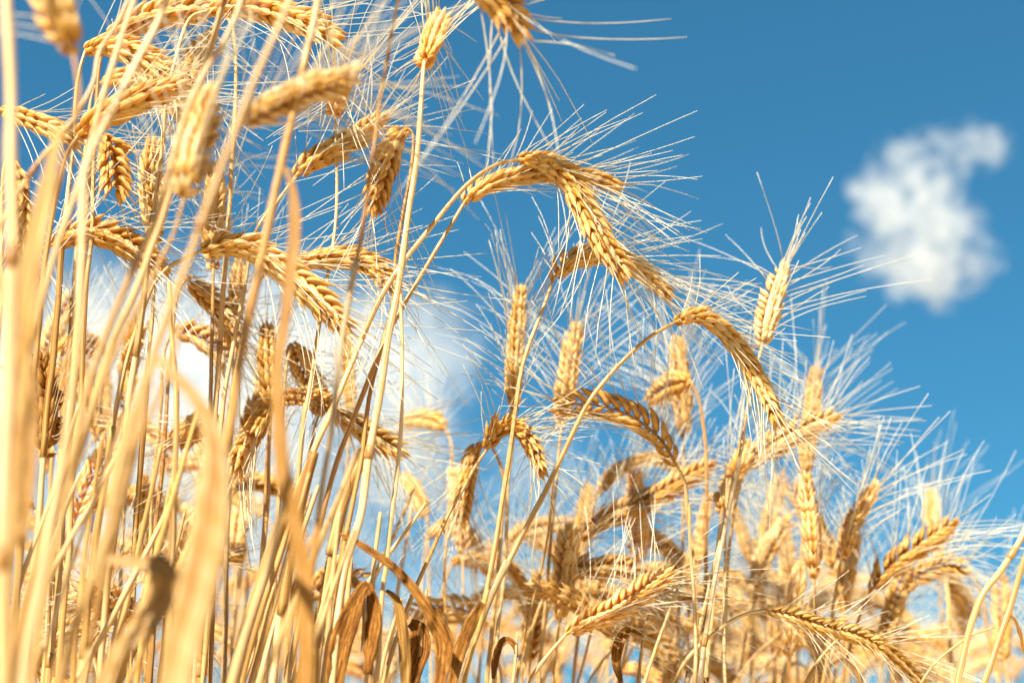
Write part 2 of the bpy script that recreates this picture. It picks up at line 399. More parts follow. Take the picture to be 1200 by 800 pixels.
CD = 420.0
def build_cloud(label, blobs, dens, seed, fine=1.0, rag=1.4, warp=14.0):
    """blobs: picture x, y, radius in picture pixels, weight; the cloud floats CD metres off and is as deep as it is wide"""
    px = CD*0.72/1200*1.05
    rr = random.Random(seed)
    B = []
    for (x, y, r, wt) in blobs:
        c = CAM + ray(x, y)*CD + FWD*rr.uniform(-0.4, 0.4)*r*px
        B.append((c, r*px, wt))
    cen = np.mean([b[0] for b in B], axis=0)
    m, nt = new_mat('cloud_vapour'); L = nt.links.new
    tc = nt.nodes.new('ShaderNodeTexCoord')
    nz = nt.nodes.new('ShaderNodeTexNoise'); nz.inputs['Scale'].default_value = 0.055*fine; nz.inputs['Detail'].default_value = 5; nz.inputs['Roughness'].default_value = 0.6
    L(tc.outputs['Object'], nz.inputs['Vector'])
    wz = nt.nodes.new('ShaderNodeTexNoise'); wz.inputs['Scale'].default_value = 0.075*fine; wz.inputs['Detail'].default_value = 4
    L(tc.outputs['Object'], wz.inputs['Vector'])
    ws = nt.nodes.new('ShaderNodeVectorMath'); ws.operation = 'SUBTRACT'; L(wz.outputs['Color'], ws.inputs[0]); ws.inputs[1].default_value = (.5, .5, .5)
    wm = nt.nodes.new('ShaderNodeVectorMath'); wm.operation = 'MULTIPLY_ADD'; L(ws.outputs[0], wm.inputs[0]); wm.inputs[1].default_value = (warp,)*3; L(tc.outputs['Object'], wm.inputs[2])
    acc = None
    for (c, r, wt) in B:
        dd = nt.nodes.new('ShaderNodeVectorMath'); dd.operation = 'DISTANCE'; L(wm.outputs[0], dd.inputs[0]); dd.inputs[1].default_value = tuple(c-cen)
        f = math_n(nt, 'MULTIPLY', math_n(nt, 'SUBTRACT', 1.0, math_n(nt, 'DIVIDE', dd.outputs['Value'], r*1.25)), wt)
        acc = f if acc is None else math_n(nt, 'SMOOTH_MAX', acc, f)
        if acc is not f: acc.node.inputs[2].default_value = 0.3
    v = math_n(nt, 'ADD', acc, math_n(nt, 'MULTIPLY', math_n(nt, 'SUBTRACT', nz.outputs[0], 0.50), rag))
    mr = nt.nodes.new('ShaderNodeMapRange'); L(v, mr.inputs[0]); mr.inputs[1].default_value = 0.10; mr.inputs[2].default_value = 0.62; mr.inputs[3].default_value = 0; mr.inputs[4].default_value = dens
    mr.clamp = True
    vol = nt.nodes.new('ShaderNodeVolumePrincipled'); vol.inputs['Color'].default_value = (0.94, 0.94, 0.94, 1); vol.inputs['Anisotropy'].default_value = 0.2
    L(mr.outputs[0], vol.inputs['Density'])
    o = nt.nodes.new('ShaderNodeOutputMaterial'); L(vol.outputs[0], o.inputs['Volume'])
    import bmesh
    bm = bmesh.new()
    from mathutils import Matrix
    for (c, r, wt) in B:
        bmesh.ops.create_icosphere(bm, subdivisions=3, radius=r*1.3, matrix=Matrix.Translation(Vector(c-cen)))
    me = bpy.data.meshes.new('cloud'); bm.to_mesh(me); bm.free(); me.materials.append(m)
    ob = bpy.data.objects.new('cloud', me); COL.objects.link(ob); ob.location = cen
    md = ob.modifiers.new('union', 'REMESH'); md.mode = 'VOXEL'; md.voxel_size = max(b[1] for b in B)*0.16
    ob['label'] = label; ob['category'] = 'cloud'; ob['group'] = 'clouds in the blue sky'
    return ob
build_cloud('small wispy white cloud alone in the clear blue sky', [(1080, 225, 36, 1), (1020, 224, 27, 1), (1046, 250, 36, 1), (1096, 266, 38, 1), (1130, 266, 22, .9), (1085, 308, 42, 1), (1040, 304, 28, .95),
            (1105, 334, 28, 1), (1150, 308, 24, .95), (1058, 332, 20, .9), (1001, 288, 15, .7), (1046, 183, 22, .85), (1075, 173, 19, .8), (1105, 166, 19, .8), (1134, 159, 18, .8), (1142, 181, 17, .85), (1166, 174, 21, .9), (1122, 196, 16, .7)], 0.058, 4, 3.2, 1.9, 20.0)
build_cloud('large bright cloud bank hidden behind the crowded straw stems', [(300, 440, 130, 1), (420, 430, 100, 1), (498, 425, 58, 1.25), (465, 470, 62, 1.2), (200, 430, 120, 1), (90, 420, 110, .9), (490, 368, 38, .6), (560, 378, 30, .5),
            (330, 540, 100, .8), (180, 560, 120, .8), (470, 540, 80, .8), (620, 560, 60, .5), (120, 640, 130, .7), (350, 680, 130, .6), (560, 700, 100, .45)], 0.017, 8, 1.7, 1.9, 34.0)

# ------------------------------------------------------------------ wheat: ears in and near focus
S = stalk
# the pair of big nodding ears in the centre
S('tallest central ear, big and golden, nodding in a hook against blue sky', 0.86,
  [(608,187),(580,194),(545,220),(508,262),(475,302),(448,348),(424,398),(400,450),(372,520),(350,575),(325,655),(302,730),(282,810)],
  [(608,187),(634,189),(658,203),(676,226),(690,252),(706,284),(727,313)], eY=0.855, size=1.06, spread=1.3, awn=0.072, r=0.0019, roll=1.0, node=False)
S('ear arching level just behind the tallest nodding ear', 0.875,
  [(545,236),(525,270),(508,298),(478,348),(452,398),(424,465),(400,525),(384,580),(368,650),(350,730),(335,810)],
  [(545,236),(562,222),(590,211),(622,204),(655,203),(690,207),(716,216)], eY=0.90, size=0.98, stone='o', r=0.0017, roll=0.75, spread=1.1, node=False)
S('drooping ear tucked under the hook of the tallest nodding ear', 0.93,
  [(648,328),(636,362),(620,405),(609,445),(600,510),(592,566),(582,630),(568,700),(552,760),(540,815)],
  [(648,328),(662,310),(684,300),(712,297),(745,312),(778,341)], eY=0.95, size=0.95, r=0.0017, spread=1.1, roll=1.2)
S('curved ear on a long bowed stem, pointing down right beside the upright pale ear', 0.90,
  [(792,377),(764,393),(738,415),(710,445),(688,474),(664,522),(640,574),(620,612),(600,650),(574,702),(554,758),(538,815)],
  [(792,377),(815,370),(838,380),(860,401),(880,430),(895,457),(908,486)], eY=0.905, size=0.96, roll=0.9, spread=1.3, r=0.0018, awn=0.068, node=False)
S('slim upright ear left of the drooping pair, awns fanning up like a brush', 1.02,
  [(604,482),(600,530),(596,570),(592,640),(586,720),(578,810)], [(604,482),(602,450),(603,415),(606,380),(609,345)], eY=1.03, spread=1.7, awn=0.075, roll=0.25, size=0.9)
S('upright ear with a long thin neck, between the slim brush ear and the bowed stem', 1.12,
  [(658,498),(654,540),(650,580),(645,640),(638,720),(630,810)], [(658,498),(661,470),(665,440),(669,412),(673,388)], eY=1.13, spread=1.7, roll=0.5)
S('pale ear with awns spread wide like a starburst, highest at the right', 0.97,
  [(893,405),(880,455),(870,520),(853,600),(838,680),(826,750),(818,810)], [(893,405),(898,380),(905,350),(916,318)], eY=1.005, tone='w', spread=3.0, awn=0.068, size=0.86, r=0.0016, roll=0.6, open_=1.15)
S('ear bent back to the left on a crooked pale neck, crossing the thin-necked ear', 1.0,
  [(793,545),(803,566),(806,600),(812,660),(816,720),(820,810)], [(793,545),(778,520),(762,503),(737,486),(710,477),(684,473),(657,476)], eY=0.99, tone='o', spread=1.2, roll=1.4, stone='p')
S('stiff upright dark ear below the curved ear on the bowed stem', 1.2,
  [(801,512),(801,560),(800,620),(797,700),(792,810)], [(801,512),(800,480),(797,445),(794,402)], eY=1.22, tone='o', spread=1.5, roll=0.8)
S('stubby ear facing the viewer across the stiff upright dark ear', 1.12,
  [(809,446),(820,470),(826,520),(828,600),(826,700),(822,810)], [(809,446),(795,448),(780,455),(765,466)], tone='n', spread=1.8, stone='o')
S('tall upright ear at the edge of the clear sky on the right', 1.25,
  [(945,556),(944,600),(938,660),(930,730),(922,810)], [(945,556),(946,525),(950,490),(955,438)], eY=1.27, tone='o', spread=1.4, roll=0.4)
S('ear leaning right, crossing the tall upright ear at the sky edge', 1.12,
  [(872,548),(862,590),(855,640),(850,710),(846,810)], [(872,548),(895,528),(920,513),(945,500),(972,489)], eY=1.13, tone='n', spread=1.4, roll=1.2)
S('pale bright ear facing us on the straight stem under the leaning ear', 1.06,
  [(846,598),(840,650),(834,720),(826,810)], [(846,598),(852,575),(862,552),(872,525)], tone='p', spread=1.9, open_=1.2)
S('small hooked ear with dark husks, arched over a brown stem at centre', 0.96,
  [(570,527),(556,548),(542,574),(526,602),(500,658),(474,722),(446,810)], [(570,527),(582,506),(598,500),(612,507),(624,524),(632,545)], eY=0.95, tone='o', stone='d', spread=1.5, awn=0.06, size=0.85)
S('narrow dark ear hanging beside the small hooked ear', 1.06,
  [(562,518),(575,522),(590,560),(588,620),(580,700),(570,810)], [(562,518),(555,530),(549,550),(545,575),(541,602)], eY=1.07, tone='d', spread=0.9, size=0.85)
S('short ear poking left against the white cloud on a crooked hook stem', 1.3,
  [(521,500),(529,520),(529,550),(526,592),(523,650),(521,720),(520,810)], [(521,500),(510,494),(493,491),(475,495)], spread=1.2, stone='p')
S('ear curving up right from behind the bowed stem, bright along its back', 1.2,
  [(702,578),(692,600),(684,650),(678,720),(672,810)], [(702,578),(718,556),(742,543),(766,538),(790,546)], eY=1.22, spread=1.5, stone='o')
S('long dark ear slanting up right below the crooked-necked ear', 1.15,
  [(676,634),(660,662),(645,700),(636,750),(630,810)], [(676,634),(700,612),(728,600),(760,586),(795,566),(826,548)], eY=1.16, tone='d', spread=1.2, roll=1.0, size=1.05)
S('blurred ear lying almost level left of the long dark slanting ear', 1.4,
  [(592,650),(584,690),(580,740),(576,810)], [(592,650),(604,630),(630,618),(655,614),(682,618)], eY=1.42, spread=1.2)
S('blurred ear dipping right under the small hooked ear', 1.3,
  [(530,658),(520,690),(514,740),(510,810)], [(530,658),(548,655),(570,664),(588,672)], tone='o')
S('dark ear dropping steeply behind the bowed stem at lower centre', 1.28,
  [(590,655),(575,672),(566,720),(560,810)], [(590,655),(603,670),(612,692),(621,722)], tone='d')
S('soft round ear bulging right of the brown stem at lower centre', 1.4,
  [(500,632),(494,680),(490,740),(486,810)], [(500,632),(512,620),(530,618),(546,626),(560,642)], spread=1.0)
S('dull brownish ear stretched level over its pale bowed stem', 1.12,
  [(652,674),(638,698),(626,730),(616,770),(608,812)], [(652,674),(676,667),(702,664),(724,664),(742,668)], eY=1.13, tone='d', spread=1.0, stone='p', roll=1.2)
S('bright open ear at the bottom centre rising right with fine pale awns', 0.98,
  [(664,742),(646,762),(628,785),(615,812)], [(664,742),(684,730),(712,718),(738,703),(760,688),(778,674)], eY=0.99, tone='p', spread=1.4, open_=1.15, size=0.82, roll=0.9)
S('ear pointing at us in the crowded middle behind the straight pale stems', 1.3,
  [(800,660),(806,700),(806,810)], [(800,660),(788,648),(772,636),(752,624)], spread=1.4)
S('bright upright ear leaning right on a pale stem near the right edge', 1.12,
  [(986,655),(978,705),(970,760),(962,812)], [(986,655),(993,630),(1004,604),(1022,573)], eY=1.14, tone='p', spread=1.7, roll=0.3, size=0.9, stone='p')
S('ear hanging tip up left, beside the bright upright ear near the right edge', 1.3,
  [(980,674),(990,720),(994,810)], [(980,674),(972,650),(960,622),(946,598),(930,574)], eY=1.31, tone='o', spread=1.1)
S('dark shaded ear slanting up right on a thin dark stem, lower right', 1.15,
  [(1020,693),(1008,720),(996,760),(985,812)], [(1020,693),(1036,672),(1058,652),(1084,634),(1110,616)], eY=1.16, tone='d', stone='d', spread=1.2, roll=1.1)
S('pale ear facing right just under the dark shaded slanting ear', 1.26,
  [(1058,694),(1050,730),(1044,812)], [(1058,694),(1070,680),(1088,668),(1108,661),(1127,664)], spread=1.6, tone='n')
S('drooping blurred ear on a thick pale bent stem near the right edge', 1.4,
  [(1108,672),(1130,668),(1148,690),(1158,740),(1172,812)], [(1108,672),(1118,688),(1130,702),(1142,718)], tone='o')
S('tall pale ear standing behind the dark shaded slanting ear', 1.5,
  [(1100,652),(1102,700),(1108,812)], [(1100,652),(1098,630),(1094,605),(1091,580)], eY=1.51, tone='p', spread=1.8)
S('thin straight ear standing by the two leaning stems at the right edge', 1.4,
  [(1177,774),(1180,795),(1182,812)], [(1177,774),(1175,745),(1174,712),(1173,680)], eY=1.41, tone='o', spread=1.0)
S('sharp ear on an arching pale stem at the bottom right, drooping right', 0.98,
  [(897,715),(875,719),(850,732),(818,758),(796,785),(780,812)], [(897,715),(920,719),(945,727),(970,735),(1000,742),(1030,756)], eY=0.99, spread=1.1, stone='p', roll=1.5, size=0.64, awn=0.045, awn_keep=.6)
S('two-toned ear diving into the bottom edge at the right', 1.02,
  [(1000,741),(984,748),(966,765),(952,785),(940,812)], [(1000,741),(1022,749),(1042,764),(1060,780),(1080,800)], eY=1.03, spread=1.1, stone='p', roll=0.4, size=0.9)
S('large soft ear curving over left of the drooping ears, bottom right', 1.5,
  [(940,718),(936,750),(934,812)], [(940,718),(956,705),(975,700),(1000,704),(1022,712)], eY=1.51, spread=1.0)
S('large soft ear arching down to the right on a thick stem, bottom right', 1.5,
  [(1078,755),(1084,780),(1090,812)], [(1078,755),(1070,735),(1055,718),(1032,704),(1005,695),(985,694)], eY=1.51, spread=1.0, tone='n')
S('left ear of the blurred V of two ears at lower right', 1.42,
  [(884,668),(882,720),(880,812)], [(884,668),(876,645),(868,620),(860,596)], eY=1.42, tone='o')
S('right ear of the blurred V of two ears at lower right', 1.40,
  [(888,660),(886,720),(884,812)], [(888,660),(896,630),(904,600),(914,560)], eY=1.41, tone='n')
S('soft ear running down right from the foot of the blurred V of ears', 1.42,
  [(926,712),(932,750),(936,812)], [(926,712),(916,695),(904,680),(890,666)], tone='n')
S('upright soft ear right of the blurred V of ears', 1.4,
  [(926,718),(926,760),(924,812)], [(926,718),(924,690),(922,655),(919,622)], eY=1.4, tone='o')
S('soft ear leaning left behind the pair of straight pale stems', 1.45,
  [(882,738),(884,770),(886,812)], [(882,738),(872,718),(862,700),(852,680)], tone='o')
S('soft ear leaning left right of the pair of straight pale stems', 1.5,
  [(905,742),(908,780),(910,812)], [(905,742),(900,720),(894,700),(888,682)], tone='n')

# stems without an ear in the picture, middle and right
S('straight pale stem rising beside the crooked-necked ear, sharp', 0.97, [(808,590),(809,640),(813,690),(815,750),(814,812)], stone='p', r=0.0015)
S('stem leaning left beside the straight pale stem, lower right', 1.0, [(856,560),(848,610),(836,668),(824,722),(812,770),(800,812)], r=0.0016)
S('straight vertical stem in the lower right, right of the leaning stem', 1.02, [(852,560),(850,620),(849,700),(849,760),(850,812)], stone='p', r=0.0014)
S('broken slanting straw at bottom centre right of the bright open ear', 0.96, [(794,690),(780,728),(766,765),(752,812)], r=0.0016)
S('thin dark stem rising behind the bowed stem', 1.05, [(648,560),(644,610),(634,665),(624,705)], stone='d', r=0.0013)
S('thin pale stem bending into the picture beside the brown stem at centre', 1.1, [(552,560),(536,602),(522,650),(522,732),(520,812)], stone='p', r=0.0014)
S('thick curved stem at the right edge with a bulging top', 0.93, [(1214,590),(1198,628),(1172,668),(1152,695),(1138,734),(1128,775),(1120,812)], r=0.0019, over=True, awn=.03)
S('second leaning stem at the right edge, nearest to the corner, with a curled tendril', 0.9, [(1215,618),(1200,660),(1182,718),(1166,760),(1150,812)], r=0.0018, stone='o', over=True, awn=.03,
  leaves=[dict(p=[(1182,718),(1190,728),(1196,745),(1202,775)], w=[0.001,0.0025,0.002,0.001], brown=True)])
S('pale blurred stem behind the leaning stems at the right edge', 1.3, [(1106,670),(1111,700),(1114,750),(1116,812)], stone='p', r=0.0026)
S('thin withered straw bowed across the leaning stems at the right edge', 1.0, [(1165,735),(1140,743),(1120,756),(1098,775),(1080,800),(1070,825)], stone='d', r=0.0011)

# ------------------------------------------------------------------ wheat: the crowded left half
S('bushy ear facing the viewer on a tall pale stem at the top centre', 0.84,
  [(497,72),(494,110),(491,150),(487,200),(478,256),(470,312),(462,362),(455,400),(444,470),(432,530),(424,600),(406,660),(396,720),(388,812)], [(497,72),(502,58),(508,42),(516,26)], tone='p', spread=2.8, open_=1.35, awn=0.07, r=0.0022)
S('dark ear hanging down left from a tight hook at the top centre', 0.88,
  [(478,150),(484,160),(481,200),(473,250),(464,305),(460,350),(450,395),(436,455),(420,550),(404,640),(392,720),(380,812)], [(478,150),(468,158),(458,178),(448,205),(438,238)], eY=0.89, tone='d', spread=1.1, r=0.0015, roll=0.3)
S('straight pale stem dropping from the tall top centre stem', 0.86, [(469,345),(471,400),(472,450),(470,500),(465,550),(459,600),(455,650),(448,700),(440,812)], stone='p', r=0.0015)
S('ear rising right behind the hooked brown stem, upper left of centre', 0.90,
  [(346,207),(324,238),(305,262),(294,290),(285,340),(275,400),(262,470),(250,560),(240,650),(232,740),(228,812)], [(346,207),(362,192),(382,180),(402,169),(422,157),(443,142)], eY=0.91, spread=1.0, roll=1.0, r=0.0016)
S('stem behind the rising ear topped by a stubby pale ear', 0.9,
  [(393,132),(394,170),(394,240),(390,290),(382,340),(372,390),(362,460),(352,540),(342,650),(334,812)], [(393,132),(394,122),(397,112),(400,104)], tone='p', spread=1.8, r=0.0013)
S('plump ear bowing right in front of the cloud, left of centre', 0.86,
  [(236,294),(214,304),(192,318),(172,350),(150,420),(132,500),(118,600),(104,700),(92,812)], [(236,294),(262,288),(290,290),(318,305),(345,325),(372,348),(399,380)], eY=0.865, roll=1.1, spread=1.0, size=1.08)
S('ear lying level to the right above the plump bowing ear', 0.90,
  [(338,312),(312,318),(296,345),(284,400),(270,480),(258,580),(246,700),(236,812)], [(338,312),(365,305),(395,302),(420,305),(440,315),(456,332)], eY=0.89, roll=0.7, spread=1.1)
S('dark arched ear at the far left under the wide blurred leaf', 0.86,
  [(58,288),(40,300),(26,340),(20,420),(14,520),(8,640),(2,812)], [(58,288),(85,276),(112,272),(140,282),(165,296),(184,312)], eY=0.87, tone='o', roll=1.2)
S('upright ear against the blue gap at the upper left', 0.93,
  [(183,285),(180,340),(176,400),(170,480),(162,580),(156,700),(150,812)], [(183,285),(181,260),(178,230),(176,200),(178,176)], eY=0.94, tone='n', roll=0.4, spread=1.2, size=1.15)
S('upright ear straddling the blue gap above the plump bowing ear', 0.95,
  [(250,314),(249,360),(248,420),(246,500),(242,600),(238,700),(236,812)], [(250,314),(249,290),(250,262),(252,232),(250,206)], eY=0.96, roll=0.2, spread=1.2, size=1.2)
S('ear slanting down right below the plump bowing ear', 1.0,
  [(218,326),(206,350),(200,420),(192,520),(182,640),(175,812)], [(218,326),(234,340),(252,356),(268,378),(278,402)], eY=1.0, tone='o')
S('pale ear standing behind the slanting straw at left of the cloud', 1.02,
  [(276,396),(274,440),(270,520),(266,640),(262,812)], [(276,396),(275,372),(277,345),(280,318)], eY=1.03, tone='p')
S('ear drooping over the white cloud right of the pale standing ear', 1.05,
  [(200,392),(192,420),(186,500),(178,600),(170,812)], [(200,392),(216,390),(236,396),(254,408),(266,424)], eY=1.05)
S('upright ear half hidden behind the long hanging leaf', 1.0,
  [(318,480),(316,530),(312,600),(306,700),(300,812)], [(318,480),(315,455),(313,425),(313,392)], eY=1.0, roll=0.1, tone='o')
S('ear beside the long hanging leaf tipping right against the cloud', 1.0,
  [(342,404),(334,440),(330,520),(324,640),(320,812)], [(342,404),(350,418),(358,436),(369,456)], tone='n')
S('soft upright ear behind the crossing brown stems', 1.22,
  [(411,488),(408,540),(402,620),(396,720),(392,812)], [(411,488),(410,465),(408,435),(408,404)], eY=1.23)
S('ear peeking level between the hanging leaf and the brown stems', 1.02,
  [(330,470),(318,490),(312,560),(306,680),(300,812)], [(330,470),(348,464),(366,466),(384,478)], tone='o')
S('ear dropping right behind the tall pale stems in front of the cloud', 1.05,
  [(386,478),(372,490),(362,540),(352,640),(344,812)], [(386,478),(404,490),(424,502),(444,514),(466,528)], eY=1.06, roll=1.2)
S('ear hanging tip down left below the brown slanting stem', 0.94,
  [(318,476),(330,500),(328,580),(318,680),(310,812)], [(318,476),(308,488),(298,505),(288,524),(280,544)], eY=0.94, tone='n', spread=0.8, open_=1.1)
S('dark bearded ear with tip pointing left before the pale cloud gap', 0.96,
  [(240,484),(256,490),(262,560),(252,680),(244,812)], [(240,484),(230,498),(220,508),(206,518)], tone='o', spread=1.0)
S('open ear with brown separated spikelets at the far left', 0.90,
  [(53,532),(48,570),(42,640),(36,720),(30,812)], [(53,532),(54,508),(54,482),(53,456),(50,428)], eY=0.91, tone='b', stone='p', open_=1.7, roll=0.0, spread=1.2, awn=0.05)
S('crumpled ear behind the pale blurred stem at the far left', 1.1,
  [(70,412),(66,460),(60,560),(54,680),(48,812)], [(70,412),(82,402),(98,402),(114,412)], tone='o')
S('stubby dark ear seen end on at the far left', 1.0, [(72,470),(70,520),(64,620),(58,812)], [(72,470),(72,458),(74,444),(76,430)], tone='b')
S('ear facing us above the bent leaf, left of the cloud', 1.1, [(152,432),(150,500),(144,600),(138,812)], [(152,432),(152,418),(156,404),(162,392)], tone='n')
S('ear lying behind the folded brown leaf at the lower left', 0.96, [(158,730),(160,760),(160,812)], [(158,730),(146,718),(130,706),(110,690)], tone='n', spread=1.1, open_=1.2)
S('soft ear arched low behind the stems at the left', 1.3, [(138,600),(132,640),(128,700),(124,812)], [(138,600),(150,582),(168,578),(192,588)], tone='n')
S('pale upright ear between the left stems at the bottom', 1.2, [(278,658),(276,700),(272,760),(268,812)], [(278,658),(277,640),(279,618),(282,596)], tone='p')
S('soft ear leaning by the tall pale stem at centre', 1.4, [(500,604),(502,650),(504,720),(506,812)], [(500,604),(492,588),(484,572),(474,558)], tone='n')
S('upper ear of the two long level ears along the top left edge', 0.84,
  [(246,12),(222,22),(208,60),(196,120),(186,200),(174,300),(160,400),(146,520),(130,660),(114,812)], [(246,12),(272,8),(302,10),(332,18),(360,28),(386,42)], eY=0.83, roll=0.7, spread=1.0, size=1.22, open_=1.2)
S('lower ear of the two long level ears along the top left edge', 0.88,
  [(128,42),(118,70),(112,120),(106,200),(98,300),(88,420),(78,560),(66,700),(56,812)], [(128,42),(150,30),(178,20),(206,14),(236,12)], eY=0.88, roll=1.2, size=1.15)
S('ear pointing right amid crossing awns at the upper left', 0.86,
  [(100,60),(92,90),(88,140),(80,220),(70,330),(58,460),(44,620),(30,812)], [(100,60),(122,54),(150,60),(176,74),(198,92),(214,110)], eY=0.86, roll=0.9, spread=1.1, open_=1.2, size=1.2)
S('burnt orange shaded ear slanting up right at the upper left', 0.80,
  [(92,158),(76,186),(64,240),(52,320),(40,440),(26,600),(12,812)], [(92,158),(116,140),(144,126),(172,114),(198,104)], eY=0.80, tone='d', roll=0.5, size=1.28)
S('dark ear hanging nearly straight down under the top left ears', 0.9,
  [(252,36),(262,20),(274,40),(276,120),(270,220),(262,340),(252,480),(240,640),(232,812)], [(252,36),(244,46),(234,60),(226,78),(220,98)], eY=0.9, tone='d', size=1.15)
S('ear running off the left edge behind the nearest stem', 0.86,
  [(0,128),(-14,150),(-22,220),(-30,340),(-40,812)], [(0,128),(18,134),(40,142),(60,150),(80,160)], eY=0.86)
S('ear with tip hanging straight down left of the blurred near ear', 0.86,
  [(120,160),(112,168),(108,240),(102,340),(92,480),(80,640),(68,812)], [(120,160),(128,170),(132,185),(134,202),(136,220)], eY=0.85, tone='d', spread=0.9)
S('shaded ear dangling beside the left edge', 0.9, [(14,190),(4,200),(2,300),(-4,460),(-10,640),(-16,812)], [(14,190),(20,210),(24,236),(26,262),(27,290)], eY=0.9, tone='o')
S('golden ear across the upper left in front of the blue gap', 0.95, [(120,96),(108,110),(100,180),(90,300),(78,460),(62,640),(50,812)], [(120,96),(145,92),(168,98),(188,110),(204,126)], eY=0.95, tone='n', size=1.2)

# ------------------------------------------------------------------ near, out of focus stalks at the left and top
S('big blurred ear close to the lens at the top left corner', 0.50,
  [(86,62),(92,110),(82,160),(66,220),(46,300),(24,420),(6,560),(-10,700),(-20,812)], [(86,62),(76,38),(64,10),(56,-20),(52,-50)], eY=0.5, stone='c', size=0.95, roll=0.5, spread=1.2)
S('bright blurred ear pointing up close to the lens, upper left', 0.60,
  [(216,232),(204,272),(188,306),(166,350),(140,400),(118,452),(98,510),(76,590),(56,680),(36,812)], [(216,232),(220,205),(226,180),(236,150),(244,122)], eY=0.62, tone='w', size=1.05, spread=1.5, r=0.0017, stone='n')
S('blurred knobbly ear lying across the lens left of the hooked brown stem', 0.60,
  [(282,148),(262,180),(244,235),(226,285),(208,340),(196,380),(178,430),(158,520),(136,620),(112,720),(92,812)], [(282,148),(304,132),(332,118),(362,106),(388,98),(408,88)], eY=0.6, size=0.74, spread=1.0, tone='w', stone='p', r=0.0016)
S('ear dipping in from the top edge with long thick blurred awns against blue', 0.66,
  [(538,-26),(514,-44),(490,-40),(470,-10),(462,20),(455,60),(448,105),(442,150),(434,200),(422,280),(410,350),(400,405),(392,465),(382,540),(370,640),(356,730),(346,812)],
  [(538,-26),(558,-18),(577,-4),(594,14),(606,32)], eY=0.67, tone='o', stone='c', spread=3.4, open_=1.25, r=0.0015, size=1.0, awn=0.088, awn_r=.00036, detail=True)
S('nearest blurred stem hugging the left edge', 0.47, [(8,-20),(10,60),(12,160),(16,260),(10,400),(6,560),(4,700),(2,830)], r=0.0027, stone='p', over=True,
  leaves=[dict(p=[(70,150),(58,210),(42,290),(28,390),(18,500),(10,620),(6,760)], w=[0.003,0.008,0.0095,0.009,0.007,0.005], Y=0.5, tone='y', label='wide blurred golden leaf blade'),
          dict(p=[(-6,315),(8,350),(20,392),(30,450),(32,540),(26,640)], w=[0.003,0.007,0.009,0.008,0.004], Y=0.5, tone='d')])
S('slanting blurred straw crossing the left edge stem', 0.62, [(160,-20),(140,24),(116,60),(108,95),(92,130),(72,160),(48,188),(20,230),(0,262),(-20,300)], r=0.0014, over=True)
S('thin cream straw leaning right beside the wide blurred leaf', 0.60, [(100,186),(92,212),(80,250),(67,290),(46,370),(30,430),(14,520),(0,600),(-14,720)], r=0.0019, over=True, stone='p')
S('creamy white stem kinked at its joint, left side', 0.55, [(186,20),(162,68),(132,128),(104,192),(97,240),(94,320),(91,400),(84,480),(70,560),(54,640),(36,740),(24,830)], r=0.0019, over=True, stone='p', node=False)
S('beige blurred straw running from the top edge down left', 0.58, [(292,-20),(280,8),(262,48),(240,86),(220,130),(202,190),(184,250),(158,310),(126,388),(102,462),(86,530),(60,600),(34,690),(10,812)], r=0.0018, over=True)
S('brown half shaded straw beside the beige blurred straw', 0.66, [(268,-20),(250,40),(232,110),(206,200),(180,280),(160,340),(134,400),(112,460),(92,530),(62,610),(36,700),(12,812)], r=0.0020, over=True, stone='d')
S('wide pale blurred straw falling from the top edge', 0.50, [(345,-20),(334,14),(312,64),(292,112),(274,160),(250,222),(222,300),(198,366),(172,440),(152,500),(136,570),(118,650),(84,740),(60,830)], r=0.0019, over=True, stone='n')
S('caramel brown straw with a long leaf hanging from its joint', 0.60, [(376,-20),(370,12),(356,76),(342,140),(331,190),(320,236),(307,300),(288,386),(272,490),(254,570),(236,650),(216,740),(200,830)], r=0.0023, over=True, stone='c',
  leaves=[dict(p=[(334,196),(343,222),(346,270),(341,320),(334,380),(326,430),(328,500),(334,560),(346,610),(358,680),(362,760),(360,840)], w=[0.002,0.0052,0.0055,0.0045,0.0045,0.006,0.0068,0.0065,0.008,0.0095,0.009], Y=0.56, tone='y', twist=0.5, fold=0.25, label='long twisted leaf hanging down')])
S('pale straw carrying the sharply bent leaf that folds over, left of centre', 0.52, [(212,380),(196,440),(168,500),(140,560),(120,640),(100,700),(80,770),(66,830)], r=0.0019, stone='p',
  leaves=[dict(p=[(132,600),(142,536),(158,486),(170,452),(180,424),(192,425),(206,442),(228,466),(246,500),(252,545),(249,590),(243,640),(230,700),(214,760),(200,840)], w=[0.006,0.006,0.006,0.005,0.0035,0.0045,0.006,0.009,0.0125,0.0145,0.014,0.013,0.0115,0.010], Y=0.50, tone='p', fold=0.18, label='leaf bent over sharply like a hook')])
S('cream straw with a folded orange leaf at the lower left', 0.55, [(134,630),(120,654),(102,700),(84,752),(66,830)], r=0.0024, stone='p',
  leaves=[dict(p=[(84,664),(104,660),(128,656),(158,660),(186,664),(192,690),(178,720),(160,742),(140,764),(124,800),(110,840)], w=[0.003,0.004,0.006,0.009,0.013,0.014,0.010,0.007,0.009,0.009], Y=0.57, tone='n', up=0.6, fold=0.2, label='folded orange leaf')])
S('sharp straight straw standing clear at left, crossing the bent leaf', 0.78, [(198,330),(202,400),(206,470),(206,550),(204,610),(200,680),(196,812)], r=0.0018, stone='n')
S('straight straw with a torn sheath right of the bent leaf', 0.80, [(340,560),(332,605),(312,664),(288,740),(270,812)], r=0.0025, sheath=(1, 5))
S('yellow streaked straw rising between the left stems', 0.84, [(202,560),(194,600),(184,640),(172,700),(160,812)], r=0.0020, stone='y')
